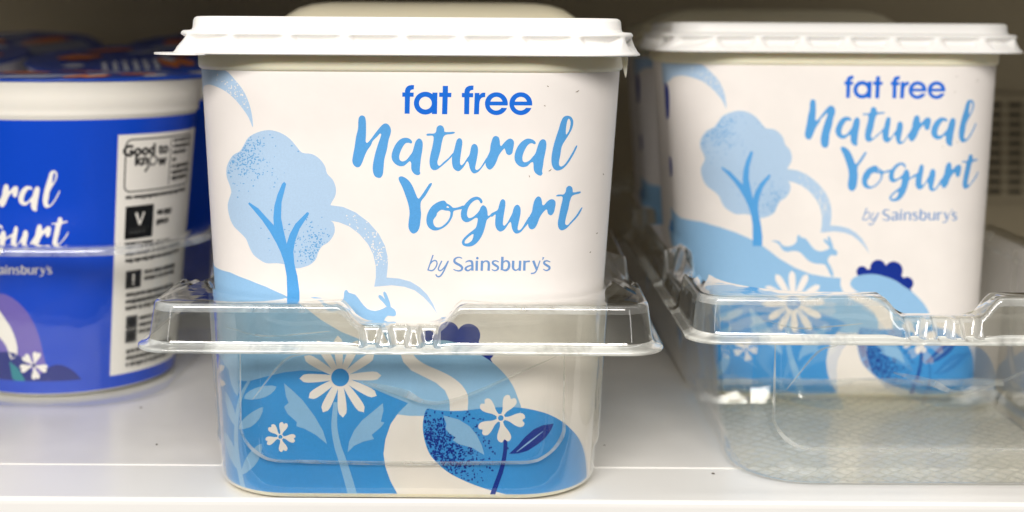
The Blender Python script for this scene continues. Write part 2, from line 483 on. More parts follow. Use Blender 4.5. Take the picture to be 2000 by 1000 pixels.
for dx in (0, 318):
    e = ring_arc(1330, 350, 149, 9, -338, 60) + [(1395, 403)] + ring_arc(1327, 352, 87, 36, 166, 16) + [(1247, 372)]
    hole = [(1253, 322)] + ring_arc(1331, 342, 81, 196, 344, 16) + [(1410, 322)]
    LET.append(([Z1([(x + dx, y) for x, y in e]), Z1([(x + dx, y) for x, y in hole])], STRONG))
ZN, Z3, Z4, Z5, Z6 = zoomer(680, 220, 7.143), zoomer(860, 220, 7.143), zoomer(960, 220, 7.143), zoomer(770, 340, 6.668), zoomer(930, 340, 6.667)
def L(z, outer, *holes): LET.append(([spline(z(outer), 3)] + [spline(z(h), 3) for h in holes], SCRIPT))
L(ZN, [(190,38),(230,55),(245,100),(250,200),(248,330),(245,400),(262,422),(300,390),(360,310),(430,220),(490,160),(530,150),(570,175),(597,235),(590,300),(565,380),(540,520),(505,650),(495,760),(480,870),(450,908),(410,908),(370,885),(348,830),(343,750),(370,600),(410,460),(455,330),(460,300),(445,292),(410,330),(340,400),(320,450),(265,530),(225,620),(195,700),(160,755),(120,762),(80,735),(58,680),(65,610),(90,480),(110,340),(138,220),(142,110),(155,60)])
L(ZN, [(893,415),(880,430),(840,420),(800,430),(760,480),(725,560),(712,620),(725,665),(760,680),(810,660),(860,600),(895,550),(920,470),(945,395),(985,360),(1020,375),(1040,420),(1035,520),(1015,640),(1005,740),(1000,820),(1008,845),(985,870),(940,865),(900,830),(880,780),(878,700),(860,678),(820,710),(780,740),(730,748),(670,725),(620,670),(605,610),(625,520),(670,430),(730,370),(790,350),(850,360),(885,390)])
L(ZN, [(1280,175),(1320,190),(1340,230),(1345,265),(1410,270),(1480,268),(1490,280),(1460,296),(1360,310),(1330,340),(1305,430),(1285,540),(1260,630),(1245,690),(1255,730),(1275,740),(1330,690),(1400,632),(1466,560),(1462,592),(1380,682),(1286,762),(1240,795),(1190,802),(1155,775),(1135,700),(1145,600),(1180,450),(1192,350),(1180,322),(1100,322),(1092,305),(1110,292),(1200,290),(1225,265),(1240,200)])
L(Z3, [(265,355),(295,370),(307,410),(295,520),(278,640),(275,700),(290,733),(320,715),(370,640),(405,590),(430,480),(445,450),(475,435),(510,455),(527,510),(515,620),(495,720),(487,780),(505,800),(540,785),(590,720),(650,625),(652,660),(625,705),(580,770),(530,825),(475,848),(440,830),(410,770),(390,690),(375,680),(340,735),(300,785),(260,815),(220,808),(180,770),(163,690),(165,600),(190,530),(215,430),(235,375)])
L(Z3, [(775,325),(810,340),(828,385),(835,450),(848,465),(880,430),(930,380),(970,362),(1004,372),(1025,400),(1027,440),(1015,510),(1000,570),(960,592),(925,575),(905,520),(895,500),(860,535),(815,600),(785,680),(740,760),(690,795),(650,770),(630,715),(645,640),(690,540),(700,460),(725,370),(745,335)])
L(Z4, [(618,425),(600,440),(560,425),(520,440),(480,490),(440,580),(430,640),(445,685),(480,690),(530,665),(570,620),(610,570),(640,480),(675,395),(715,370),(750,385),(765,430),(755,530),(730,650),(718,740),(705,820),(712,850),(690,878),(650,870),(610,840),(588,790),(585,720),(575,690),(545,700),(500,745),(440,760),(380,740),(335,690),(320,630),(335,540),(380,450),(440,390),(500,362),(560,370),(600,395)])
L(Z4, [(1060,42),(1110,60),(1138,110),(1135,180),(1105,260),(1050,350),(1000,430),(975,490),(960,590),(940,690),(945,735),(970,752),(1010,730),(1070,650),(1130,550),(1185,455),(1195,465),(1170,530),(1110,640),(1040,740),(980,790),(915,808),(870,785),(840,720),(835,630),(860,480),(900,340),(940,220),(970,120),(1005,60)],
  [(1080,82),(1100,120),(1098,180),(1075,260),(1040,305),(1035,270),(1045,170),(1060,105)])
L(Z5, [(90,28),(140,45),(195,90),(235,150),(270,230),(305,310),(320,318),(360,270),(420,180),(465,120),(490,118),(492,130),(460,190),(400,290),(350,355),(342,430),(350,520),(340,620),(330,690),(300,750),(250,775),(210,750),(185,690),(190,600),(200,510),(185,400),(150,290),(105,170),(58,70),(62,40)])
L(Z5, [(650,345),(668,358),(685,380),(730,405),(762,435),(800,438),(860,422),(905,408),(895,448),(850,460),(810,468),(772,485),(762,540),(735,600),(690,660),(620,710),(540,735),(480,720),(435,675),(418,600),(435,510),(480,430),(540,380),(600,352)],
  [(615,465),(670,475),(725,485),(730,530),(710,590),(660,650),(600,690),(545,690),(515,655),(508,600),(550,540),(560,505)], [(680,430),(695,415),(715,435),(695,440)])
L(Z5, [(1150,365),(1140,330),(1110,303),(1070,293),(1010,310),(950,360),(905,415),(875,470),(868,540),(885,595),(920,622),(960,625),(1010,600),(1060,570),(1085,575),(1080,640),(1060,700),(1000,750),(940,800),(895,850),(880,890),(895,925),(940,942),(1000,940),(1060,910),(1120,840),(1160,760),(1190,660),(1205,600),(1240,565),(1280,535),(1275,515),(1222,545),(1213,480),(1195,430),(1160,405),(1130,425),(1110,470),(1070,520),(1010,565),(970,570),(950,540),(952,480),(980,410),(1030,355),(1080,333),(1105,345),(1125,378),(1138,380)],
  [(1030,780),(1025,830),(1005,870),(960,900),(920,900),(920,870),(950,835),(990,800)])
L(Z6, [(190,520),(240,490),(280,465),(300,400),(320,345),(345,325),(375,345),(380,400),(365,500),(350,610),(350,655),(365,672),(400,640),(440,570),(470,510),(490,440),(510,410),(540,398),(570,425),(580,480),(565,580),(545,670),(540,715),(555,732),(590,710),(640,630),(695,550),(700,610),(670,650),(620,710),(580,755),(525,775),(490,755),(465,700),(450,625),(435,630),(400,680),(360,730),(310,748),(270,720),(248,660),(250,580),(250,525),(200,558)])
L(Z6, [(805,290),(840,305),(855,350),(862,400),(880,405),(920,360),(970,328),(1015,335),(1033,370),(1025,440),(1005,510),(970,538),(935,515),(918,460),(870,500),(825,570),(795,650),(760,705),(720,720),(690,700),(675,650),(690,560),(725,490),(740,410),(765,330)])
L(Z6, [(1210,152),(1245,170),(1255,200),(1262,237),(1350,225),(1362,235),(1350,250),(1275,270),(1245,290),(1220,350),(1200,450),(1175,540),(1160,610),(1160,650),(1185,665),(1230,620),(1300,540),(1370,435),(1380,432),(1380,445),(1330,540),(1230,650),(1170,710),(1110,732),(1075,705),(1062,640),(1075,560),(1100,430),(1125,310),(1115,290),(1045,290),(1042,280),(1070,266),(1140,262),(1165,225),(1175,175)])
Z7 = zoomer(820, 485, 7.407)
def B(pts, ws): LET.append(([Z7(stroke(pts, ws))], BY))
B([(192,95),(115,320)], 19); B([(150,225),(180,190),(220,175),(245,195),(245,240),(215,295),(175,322),(125,315)], 19)
B([(318,180),(280,260),(268,300),(285,322),(320,310),(365,260),(405,190)], 19); B([(414,180),(385,245),(350,320),(310,385),(275,410),(245,400),(232,375)], [19, 22, 19])
B([(612,145),(575,130),(535,135),(503,160),(503,195),(530,218),(580,245),(610,275),(605,308),(572,325),(525,320),(486,303)], [14, 20, 34, 36, 34, 20, 14])
B([(660,203),(690,185),(730,182),(757,208),(760,322)], [14, 22, 34, 36]); B([(757,245),(700,258),(664,285),(670,312),(705,320),(750,290)], [18, 24, 34, 24, 16])
B([(825,178),(822,324)], 36); LET.append(([Z7(circle(832, 142, 19, 16))], BY))
B([(900,178),(895,324)], 35); B([(905,218),(940,186),(980,190),(998,225),(994,324)], [14, 22, 34, 36])
B([(1143,197),(1100,180),(1062,190),(1057,218),(1095,245),(1130,270),(1125,303),(1085,322),(1040,306)], [14, 20, 32, 34, 32, 20, 14])
B([(1195,122),(1187,316)], 37); B([(1195,218),(1235,182),(1275,192),(1292,235),(1280,290),(1240,318),(1187,305)], [14, 22, 34, 36, 32, 18])
B([(1352,178),(1348,270),(1362,305),(1395,316),(1440,285)], [36, 36, 28, 18, 14]); B([(1452,178),(1444,324)], 35)
B([(1514,178),(1510,322)], 36); B([(1515,222),(1540,192),(1592,186)], [14, 22, 24])
B([(1640,178),(1692,312)], [36, 32]); B([(1738,178),(1690,310),(1660,352),(1605,365)], [17, 18, 20, 20])
B([(1787,128),(1774,170)], [26, 8]); B([(1885,197),(1840,180),(1804,190),(1800,220),(1840,248),(1873,272),(1866,303),(1828,320),(1785,303)], [14, 20, 32, 34, 32, 20, 14])

# ---- artwork, traced
def build_label_art(P):
    T = tub_sz
    def A(pts, mi, smooth=3, *holes): P.add([spline(pts, smooth) if smooth else pts] + list(holes), mi, T)
    # pale hill on the left and its continuation round the corner
    A([(300,505),(380,512),(415,520),(450,532),(487,547),(520,560),(555,576),(590,596),(628,625),(667,648),(707,664),(745,671),(783,674),(782,690),(788,707),(803,723),(827,735),(851,747),(869,762),(878,782),(879,812),(800,812),(700,800),(560,800),(430,800),(300,800)], LIGHT, 0)
    # navy bushes behind the second hill
    for c in ((836,658,14),(876,648,20),(915,655,23),(949,687,16)): P.add([circle(*c)], NAVY, T)
    P.add([[(836,672),(850,652),(890,650),(930,660),(952,690),(962,708),(920,690),(880,676)]], NAVY, T)
    hill2 = spline([(807,690),(812,676),(830,667),(866,664),(890,669),(920,680),(938,692),(962,708),(986,731),(1001,752),(1011,776),(1018,800),(1010,812),(917,812),(914,773),(902,752),(881,735),(857,723),(830,711),(814,700)], 3)
    P.add([hill2], LIGHT, T)
    # mid blue hills
    A([(300,690),(380,690),(428,692),(445,720),(462,742),(487,744),(520,735),(554,727),(590,723),(630,726),(680,737),(732,760),(760,772),(797,787),(779,805),(763,828),(753,857),(749,886),(753,912),(763,940),(776,964),(790,985),(800,1010),(600,1010),(300,1010)], MID, 0)
    hill4 = [(834,798),(827,818),(826,839),(830,862),(839,886),(854,904),(875,922),(901,936),(927,947),(961,958),(1016,971),(1064,976),(1121,976),(1136,972),(1143,967),(1145,952),(1145,916),(1141,885),(1131,858),(1114,837),(1093,820),(1069,808),(1045,801),(1016,796),(980,795),(938,798),(901,802),(870,802),(849,800)]
    A(hill4, MID, 3)
    # clouds
    A([(300,112),(340,122),(392,130),(438,136),(460,157),(476,178),(486,200),(492,224),(494,249),(486,230),(474,212),(460,195),(442,179),(420,168),(408,165),(400,167),(390,174),(350,186),(300,190)], PALE, 3)
    arc2 = [(640,400),(670,404),(695,415),(720,434),(740,457),(752,480),(758,505),(757,525),(755,542)]
    arc2b = [(780,544),(802,550),(820,561),(835,576),(846,594),(854,613),(842,596),(827,580),(810,567),(790,560),(765,557),(731,560)]
    arc2c = [(734,542),(734,520),(729,497),(719,477),(702,457),(682,442),(662,434),(640,430)]
    A(arc2 + arc2b + arc2c, PALE, 0)
    # tree
    crown = spline([(525,254),(547,259),(566,271),(580,287),(590,298),(610,301),(625,311),(635,325),(639,339),(650,351),(656,367),(655,382),(646,399),(644,415),(645,430),(651,435),(654,450),(650,462),(640,474),(629,481),(622,492),(617,506),(607,516),(592,522),(579,524),(555,516),(540,514),(520,514),(507,507),(495,497),(487,482),(481,467),(470,455),(457,442),(449,425),(445,400),(449,385),(452,375),(449,362),(443,345),(443,327),(449,312),(457,302),(469,295),(476,284),(485,269),(502,259)], 3)
    P.add([crown], PALE, T)
    specks(P, crown, SPECK, [((474, 300), 40, 330), ((618, 488), 34, 230), ((490, 320), 60, 70), ((600, 470), 50, 60)], 0.8, 1.9)
    specks(P, spline([(392,132),(438,138),(460,158),(476,179),(486,200),(493,224),(493,246),(474,212),(460,195),(442,180),(420,170),(400,168)], 3), WHITE, [((460, 170), 26, 60), ((478, 200), 20, 30)], 0.8, 1.7)
    specks(P, arc2 + arc2c, WHITE, [((728, 475), 28, 75), ((700, 440), 30, 20), ((745, 500), 22, 30)], 0.8, 1.8)
    A([(487,395),(485,398),(497,412),(512,430),(527,452),(540,475),(548,492),(555,512),(560,540),(561,575),(561,594),(585,594),(585,570),(581,540),(575,515),(573,492),(576,472),(585,447),(594,433),(602,421),(604,416),(600,414),(590,424),(577,437),(566,457),(560,476),(554,450),(549,425),(550,395),(555,375),(559,359),(555,355),(551,359),(542,380),(536,402),(534,425),(535,440),(522,426),(505,407)], TRUNK, 0)
    # hare
    def H(x, y): return (731 + (1480 + x / 5 - 1598) / .755, 559.5 + (430 + y / 5 - 451) / .755)
    A([H(*p) for p in [(120,185),(200,190),(225,225),(270,240),(330,225),(365,190),(368,145),(385,128),(402,150),(450,165),(490,215),(540,270),(600,285),(660,265),(690,250),(740,275),(752,310),(735,325),(690,320),(665,350),(660,375),(690,430),(720,520),(700,525),(655,440),(635,412),(600,405),(540,400),(480,375),(430,325),(390,290),(330,280),(280,290),(235,275),(205,230),(170,200)]], LIGHT, 2)
    A([H(*p) for p in [(693,262),(655,222),(620,182),(628,166),(650,178),(680,215),(706,255)]], LIGHT, 2)
    A([H(*p) for p in [(690,250),(668,195),(656,150),(668,142),(690,180),(712,258)]], LIGHT, 2)
    # big daisy
    c0 = (664.5, 737)
    P.add([stroke([(656, 785), (653, 830), (659, 868), (667, 893), (678, 928), (694, 985)], [9, 12, 14, 16, 18])], LEAF, T)
    def petal(c, tip, wmax, n=10):
        v = Vector(tip) - Vector(c); ln = v.length; d = v / ln; nn = Vector((-d.y, d.x)); Lf, Rt = [], []
        for i in range(n + 1):
            t = i / n
            h = wmax * (0.30 + 0.70 * math.sin(min(t / 0.78, 1) * PI / 2)) if t < 0.78 else wmax * math.sqrt(max(0, 1 - ((t - .78) / .22) ** 2))
            p = Vector(c) + d * (t * ln)
            Lf.append((p.x + nn.x * h, p.y + nn.y * h)); Rt.append((p.x - nn.x * h, p.y - nn.y * h))
        return Lf + Rt[::-1][1:]
    for tp in [(660,655),(620,664),(699,664),(594,695),(585,739),(603,777),(631,805),(670,815),(711,805),(736,773),(745,733),(731,692)]:
        P.add([petal(c0, tp, 8.6)], WHITE, T)
    P.add([circle(*c0, 17.5)], MID, T)
    # a second daisy wraps round the left corner
    c1 = (398, 738)
    for k in range(11):
        a = 2 * PI * k / 11 + .2
        P.add([petal(c1, (c1[0] + 44 * math.cos(a), c1[1] + 66 * math.sin(a)), 7.0)], WHITE, T)
    # leaves
    A([(555,748),(559,774),(564,786),(555,794),(562,808),(580,824),(579,832),(595,837),(617,849),(639,867),(631,841),(615,813),(591,781),(569,760)], LEAF, 0)
    A([(679,883),(682,862),(692,840),(707,821),(730,802),(748,787),(749,802),(744,823),(751,825),(744,834),(726,849),(731,857),(710,862),(692,870)], LEAF, 0)
    A([(866,811),(872,828),(870,837),(878,846),(890,854),(884,859),(896,867),(922,874),(946,888),(941,870),(931,849),(917,832),(896,819)], LEAF, 0)
    # left sprig
    q = zoomer(410, 640, 2.776)
    P.add([q(stroke([(188, 890), (162, 770), (146, 650), (145, 530), (156, 430), (180, 350), (214, 288)], [24, 24, 22, 20, 18, 14]))], LEAF, T)
    for lf in ([(188,385),(200,355),(245,328),(300,314),(362,318),(332,358),(270,384)], [(158,548),(172,510),(205,476),(250,446),(290,430),(272,490),(222,538)], [(172,798),(190,722),(232,660),(282,628),(276,690),(240,752)],
               [(138,532),(102,470),(85,340),(122,410),(142,480)], [(152,372),(116,300),(104,195),(142,240),(162,310)], [(158,775),(110,700),(80,560),(122,620),(152,700)]):
        A(q(lf), LEAF, 2)
    # small flowers
    def small(c, tips, ln, dot):
        for a in tips:
            a = math.radians(a); d = Vector((math.cos(a), math.sin(a))); nn = Vector((-d.y, d.x))
            sh = [(.08, .03), (.35, .10), (.62, .24), (.84, .29), (.97, .22), (1.0, .11), (.90, 0), (1.0, -.11), (.97, -.22), (.84, -.29), (.62, -.24), (.35, -.10), (.08, -.03)]
            P.add([spline([tuple(Vector(c) + d * (x * ln) + nn * (y * ln)) for x, y in sh], 3)], WHITE, T)
        P.add([circle(*c, dot * 1.5)], WHITE, T); P.add([circle(*c, dot)], MID, T)
    small((548, 853), (-75, -133, 161, 7, 77), 29, 4)
    # dark specks, stem and leaf of the right flower
    specks(P, spline(hill4, 3), NAVY, [((845, 850), 34, 330), ((872, 895), 40, 330), ((910, 905), 50, 150), ((900, 830), 60, 60)], 1.0, 2.6)
    A([(866,811),(872,828),(870,837),(878,846),(890,854),(884,859),(896,867),(922,874),(946,888),(941,870),(931,849),(917,832),(896,819)], LEAF, 0)
    P.add([stroke([(986, 845), (987, 872), (984, 897), (978, 921), (968, 949), (955, 985)], [7, 8, 9, 10])], NAVY, T)
    small((978, 816), (-62, -138, 147, 80, 6), 47, 5.5)
    A([(994,886),(1011,870),(1025,853),(1042,838),(1059,830),(1081,827),(1076,839),(1064,856),(1049,868),(1030,880),(1013,885)], NAVY, 0)
    P.add([stroke([(1009, 882), (1032, 864), (1060, 842)], [1, 3, 1])], LIGHT, T)
    # artwork on the side panel
    A([(340,185),(372,195),(374,240),(362,275),(330,270)], NAVY, 3); A([(350,370),(372,380),(370,415),(345,425)], NAVY, 3)
    A([(250,560),(330,540),(345,600),(300,650),(240,640)], MID, 3)
    # scuffs and dirt
    for (x, y, l, a) in ((1127, 178, 8, -.5), (1064, 206, 4, .3), (1074, 332, 7, -.6), (1034, 344, 4, 1.2), (1165, 455, 4, -.4), (1178, 340, 4, 1.0), (1152, 492, 4, -.8), (1070, 168, 4, .5)):
        P.add([stroke([(x - l / 2 * math.cos(a), y - l / 2 * math.sin(a)), (x, y + .8), (x + l / 2 * math.cos(a), y + l / 2 * math.sin(a))], [.4, 1.5, .4], 3)], DIRT, T)

def specks(P, poly, mi, spots, r0, r1):
    loops = []
    for (c, sig, n) in spots:
        k = 0
        while k < n:
            k += 1
            p = (random.gauss(c[0], sig * .6), random.gauss(c[1], sig * .6))
            if not inside(p, poly): continue
            r = random.uniform(r0, r1); a0 = random.uniform(0, 6); el = random.uniform(.6, 1.5)
            m = 6
            pts = [(p[0] + r * el * random.uniform(.7, 1.2) * math.cos(a0 + 2 * PI * i / m), p[1] + r / el * random.uniform(.7, 1.2) * math.sin(a0 + 2 * PI * i / m)) for i in range(m)]
            if all(inside(q_, poly) for q_ in pts): loops.append(pts)
    base = P.k
    for i, l in enumerate(loops):
        P.k = base + i % 6
        P.add([l], mi, tub_sz)
    P.k = base + 7

def frange(a, b, st):
    out = []; x = a
    while x <= b: out.append(x); x += st
    return out
CORNER = frange(S0, SC, 1.0)
SCUT = [-x for x in CORNER] + CORNER
ZTOP = 122.8

def label_mesh():
    P = Print()
    build_label_art(P)
    P.cut(SCUT, frange(10, 120, 14), 1.7, ZTOP)
    art = P.build('label', tub_surf, ART)
    # plain printed sleeve underneath, all the way round
    rings = []
    for z in (1.6, 40, 80, ZTOP + 0.05):
        w_, d_, r_ = dims(z)
        rings.append([(x, y, z) for x, y, _, _ in rr_loop(w_ + .02, d_ + .02, r_ + .02, 40)])
    v, f = loft(rings)
    bm = bmesh.new(); bm.from_mesh(art)
    bv = [bm.verts.new(Vector(p) * MM) for p in v]
    for q_ in f:
        fc = bm.faces.new([bv[i] for i in q_]); fc.material_index = WHITE; fc.smooth = True
    bm.to_mesh(art); bm.free()
    return art

def lettering_mesh():
    P = Print()
    for loops, mi in LET: P.add(loops, mi, tub_sz)
    P.cut(SCUT, [], 2.7, ZTOP)
    return P.build('lettering', tub_surf, ART)

def body_mesh():
    prof = [(-3.2, 0.0), (-1.5, 0.15), (-0.5, 0.6), (-0.1, 1.2), (0.0, 2.0)]
    rings = []
    for o, z in prof + [(0, 40), (0, 80), (0, 122.9), (0.35, 123.1), (0.75, 123.4), (0.9, 124.2), (0.9, 129.5), (0.5, 130.5)]:
        w_, d_, r_ = dims(min(z, 126))
        rings.append([(x, y, z) for x, y, _, _ in rr_loop(w_ + o, d_ + o, r_ + o, 40)])
    v, f = loft(rings, cap0=True, cap1=True)
    return mesh_from('body', v, f, [M_body])

def lid_mesh(dome=0.0, m=None):
    w0, d0, r0 = dims(126)
    LR = 15.0
    nc, nx, ny = 36, 150, 90
    prof = [(3.6, 127.6, 0), (4.3, 127.75, 0), (4.4, 128.1, 0), (4.0, 128.5, 0), (3.7, 128.9, .06), (3.5, 129.4, .2), (3.2, 130.0, .45), (2.95, 130.6, .75), (2.8, 131.1, .95), (2.65, 131.6, 1), (2.55, 132.1, .85), (2.45, 132.6, .55), (2.35, 133.05, .2), (2.3, 133.3, 0), (2.25, 133.7, 0), (2.0, 134.15, 0), (1.5, 134.4, 0),
            (-0.2, 134.5, 0), (-0.8, 134.7, 0), (-1.05, 135.3, 0), (-1.25, 137.4, 0), (-1.6, 138.1, 0), (-2.3, 138.45, 0), (-3.2, 138.5, 0), (-4.5, 138.3, 0), (-5.2, 137.2, 0), (-7, 137.0, 0)]
    rings = []
    for o, z, k in prof:
        ring = []
        per = 0.0; last = None
        for x, y, a, b in rr_loop(w0 + o, d0 + o + 2.0, LR + o, nc, nx, ny):
            if last: per += math.hypot(x - last[0], y - last[1])
            last = (x, y)
            scal = 0.0
            if k:
                ph = (per / 16.2) % 1.0
                q_ = abs(ph - .5) * 2
                e_ = .93 - .30 * max(0, min(1, (132.6 - z) / 3.6))
                scal = -2.2 * k * (1 - smooth01(e_ - .24, e_, q_))
            ring.append((x + a * scal, y + b * scal, z))
        rings.append(ring)
    # top panel, flat or swollen
    for t in (0.95, 0.88, 0.8, 0.7, 0.55, 0.3, 0.1):
        ring = []
        for x, y, a, b in rr_loop(w0 - 7, d0 - 5, LR - 7, nc, nx, ny): ring.append((x * t, y * t, 137.0 + dome * (1 - t ** 9)))
        rings.append(ring)
    v, f = loft(rings, cap1=True)
    return mesh_from('lid', v, f, [m or M_lid])

def tab_mesh():
    # flat lift tab at the left front corner of the lid
    w0, d0, r0 = dims(126)
    o = 4.2; fx, fy, r = w0 - 15, d0 + 2 - 15, 15 + o
    top, bot = [], []
    pts = []
    for i in range(21):
        a = math.radians(184 + 66 * i / 20)
        ex = 6.4 * math.sin(PI * i / 20) ** .45 if 0 < i < 20 else 0
        pts.append((-fx + (r + ex) * math.cos(a), -fy + (r + ex) * math.sin(a)))
    for i in range(20, -1, -1):
        a = math.radians(184 + 66 * i / 20)
        pts.append((-fx + (r - 1) * math.cos(a), -fy + (r - 1) * math.sin(a)))
    n = len(pts)
    v = [(x, y, 128.05) for x, y in pts] + [(x, y, 127.45) for x, y in pts]
    f = []
    m = n // 2
    for i in range(m - 1):
        f.append((i, i + 1, n - 2 - i, n - 1 - i)); f.append((n + i + 1, n + i, 2 * n - 1 - i, 2 * n - 2 - i))
    for i in range(n): f.append((i, n + i, n + (i + 1) % n, (i + 1) % n))
    return mesh_from('lift_tab', v, f, [M_lid], smooth=False)

def tear_mesh():
    # little tongue of the broken seal hanging under the right corner
    rings = []
    for (z, hw, th, dx) in ((127.9, 1.0, .55, 0), (127, .95, .5, 0), (125.5, .8, .45, .1), (124.2, .6, .4, .15), (122.6, .4, .3, .25), (121.4, .12, .15, .3)):
        rings.append([(dx + hw * math.cos(2 * PI * i / 12), th * math.sin(2 * PI * i / 12), z) for i in range(12)])
    v, f = loft(rings, cap0=True, cap1=True)
    v = [(x + 63.4, y - 40.5, z) for x, y, z in v]
    return mesh_from('seal_tongue', v, f, [M_body])

def make_tub():
    t = thing('yogurt_tub', TUB, 'sharp white square yogurt tub at the shelf front, its lid tab sticking out left', 'yogurt tub', 'square fat free yogurt tubs')
    link('body', body_mesh(), t)
    lb = link('label', label_mesh(), t)
    link('lettering', lettering_mesh(), lb)
    return t
tub = make_tub()
lid_flat, lid_dome = lid_mesh(), lid_mesh(8.6, M_lid_creamlit)
def place_tub(loc, label, lid, rotz=0.0, tilt=0.0):
    c = copy_tree(tub); c.location = Vector(loc) * MM; c.rotation_euler = (tilt, 0, rotz); c['label'] = label
    link('lid', lid, c)
    return c
t2 = place_tub((122.4, 533.0, 0.5), 'slightly blurred white square yogurt tub standing behind the empty tray space on the right', lid_flat, math.radians(-0.5))
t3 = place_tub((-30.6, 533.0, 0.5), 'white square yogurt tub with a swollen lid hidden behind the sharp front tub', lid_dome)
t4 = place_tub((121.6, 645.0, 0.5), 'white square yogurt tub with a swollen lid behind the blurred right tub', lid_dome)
ld = link('lid', lid_flat, tub)
link('lift_tab', tab_mesh(), ld); link('seal_tongue', tear_mesh(), ld)

# ================================================================ clear trays
def tray_mesh(length, slots, mats, skirt=True, w0=56.3, r0=24.0, panel=True):
    prof = [(-5.0, 0.3), (-3.2, 0.42), (-1.8, 0.9), (-0.7, 1.7), (-0.1, 2.8), (0.15, 4.0)]
    prof += [(0.2 + 3.1 * (z - 5) / 51.0, z) for z in [5 + 1.5 * i for i in range(35)]]
    prof += [(3.6, 57.6), (4.0, 58.6), (4.6, 59.2), (5.4, 59.4), (8.5, 59.4), (11.6, 59.4), (12.6, 59.2), (13.1, 58.7), (13.3, 58.0)]
    if skirt: prof += [(13.4, 57.0), (13.7, 54.8), (14.0, 52.5), (14.25, 50.2), (14.5, 49.0), (14.9, 48.3), (15.6, 47.9), (16.6, 47.7), (17.2, 47.4), (17.3, 46.9), (17.1, 46.5)]
    else: prof += [(13.4, 57.2), (13.5, 56.6)]
    nlip = 6 if skirt else 2
    nx = (5 if skirt else 2) * int(w0); ny = int(length / 1.3)
    rings = []; cyy = length / 2
    def rad(o):
        if not skirt or o <= 4.6: return r0 + o
        return r0 + 4.6 - (r0 + 4.6 - 7.0) * smooth01(4.6, 11.6, o) + max(0, o - 11.6) * 0.6
    for o, z in prof:
        ring = []
        for x, y, a, b in rr_loop(w0 + o, cyy + o, rad(o), 26, nx, ny):
            Y = y + cyy; dip = 0.0
            if abs(b) > .95: dip = 1 - smooth01(10.2, 17.5, abs(x))
            elif abs(a) > .95:
                for s_ in slots: dip = max(dip, 1 - smooth01(16, 23, abs(Y - s_)))
            zz = z - (6.2 * dip * max(0, min(1, (z - 47.2) / 11.5)) if skirt else 0)
            oo = 0.0
            if skirt and b < -.95 and abs(x) < 13 and o > 12.0:
                # three tapered flutes moulded into the skirt under the dip
                hw = 2.7 - 1.1 * max(0, min(1, (58 - z) / 9.0))
                dq = min(abs(x + 8.0), abs(x), abs(x - 8.0))
                oo -= 2.6 * (1 - smooth01(hw - .5, hw + .5, dq)) * max(0, min(1, (z - 47.0) / 1.2))
            if panel and o < 3.5 and z > 4:
                # one raised panel with rounded foot per wall section
                def pan(q, half):
                    ex, ez = max(0, abs(q) - (half - 12)), max(0, 24 - z)
                    dd = math.hypot(ex, ez) - 12
                    return smooth01(0.7, -0.7, dd) if False else 1 - smooth01(-0.8, 0.8, dd)
                if b < -.95 or b > .95: oo += 0.9 * pan(x, 46)
                elif abs(a) > .95: oo += 0.9 * max(pan(Y - s_, 40) for s_ in slots)
            ring.append((x + a * oo, Y + b * oo, zz))
        rings.append(ring)
    n = len(rings[0])
    v, f = loft(rings, cap0=True)
    mi = [0] * len(f); mi[-1] = 2
    if skirt:
        for i, (o, z) in enumerate(prof[:-1]):
            if o >= 4.6:
                for j in range(n): mi[i * n + j] = 4
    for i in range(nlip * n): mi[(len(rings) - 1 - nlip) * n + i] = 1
    if not skirt:
        for i, (o, z) in enumerate(prof[:-1]):
            if o > 4.0:
                for j in range(n): mi[i * n + j] = 3
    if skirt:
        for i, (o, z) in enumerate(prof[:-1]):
            if 12.0 < o < 13.35:  # highlight along the ledge's near edge, painted in as milky faces
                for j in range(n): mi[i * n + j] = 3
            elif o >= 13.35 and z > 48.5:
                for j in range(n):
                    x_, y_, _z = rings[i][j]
                    if abs(x_) < 11.6 and y_ < 0 and 1.0 < min(abs(x_ + 8), abs(x_), abs(x_ - 8)) < 3.2: mi[i * n + j] = 3  # bright lines on the flute edges, painted in the same way
    return mesh_from('display_tray', v, f, mats, mi)

tm = tray_mesh(324.0, (46.0, 154.0, 262.0), [C_tray, C_edge, C_floor, C_crease_glint, C_skirt])
def divider_mesh():
    prof = [(-6.5, .4), (-5.2, .9), (-4.2, 2.4), (-2.6, 8.5), (-1.6, 9.8), (0, 10.2), (1.6, 9.8), (2.6, 8.5), (4.2, 2.4), (5.2, .9), (6.5, .4)]
    xs = [-55.0 + i for i in range(111)]
    v = []; f = []
    for y, z in prof:
        for x in xs:
            
            k = 1 + 0.025 * math.sin(x * .17) + 0.012 * math.sin(x * .43 + 1)
            v.append((x, y + 100.3, .4 + (z - .4) * k))
    n = len(xs)
    for i in range(len(prof) - 1):
        for j in range(n - 1): f.append((i * n + j, i * n + j + 1, (i + 1) * n + j + 1, (i + 1) * n + j))
    mi = [1 if 3 <= i // (n - 1) <= 6 else 0 for i in range(len(f))]  # light streak along the crest, painted with the milky material
    return mesh_from('divider_ridge', v, f, [C_tray, C_crease_glint], mi)
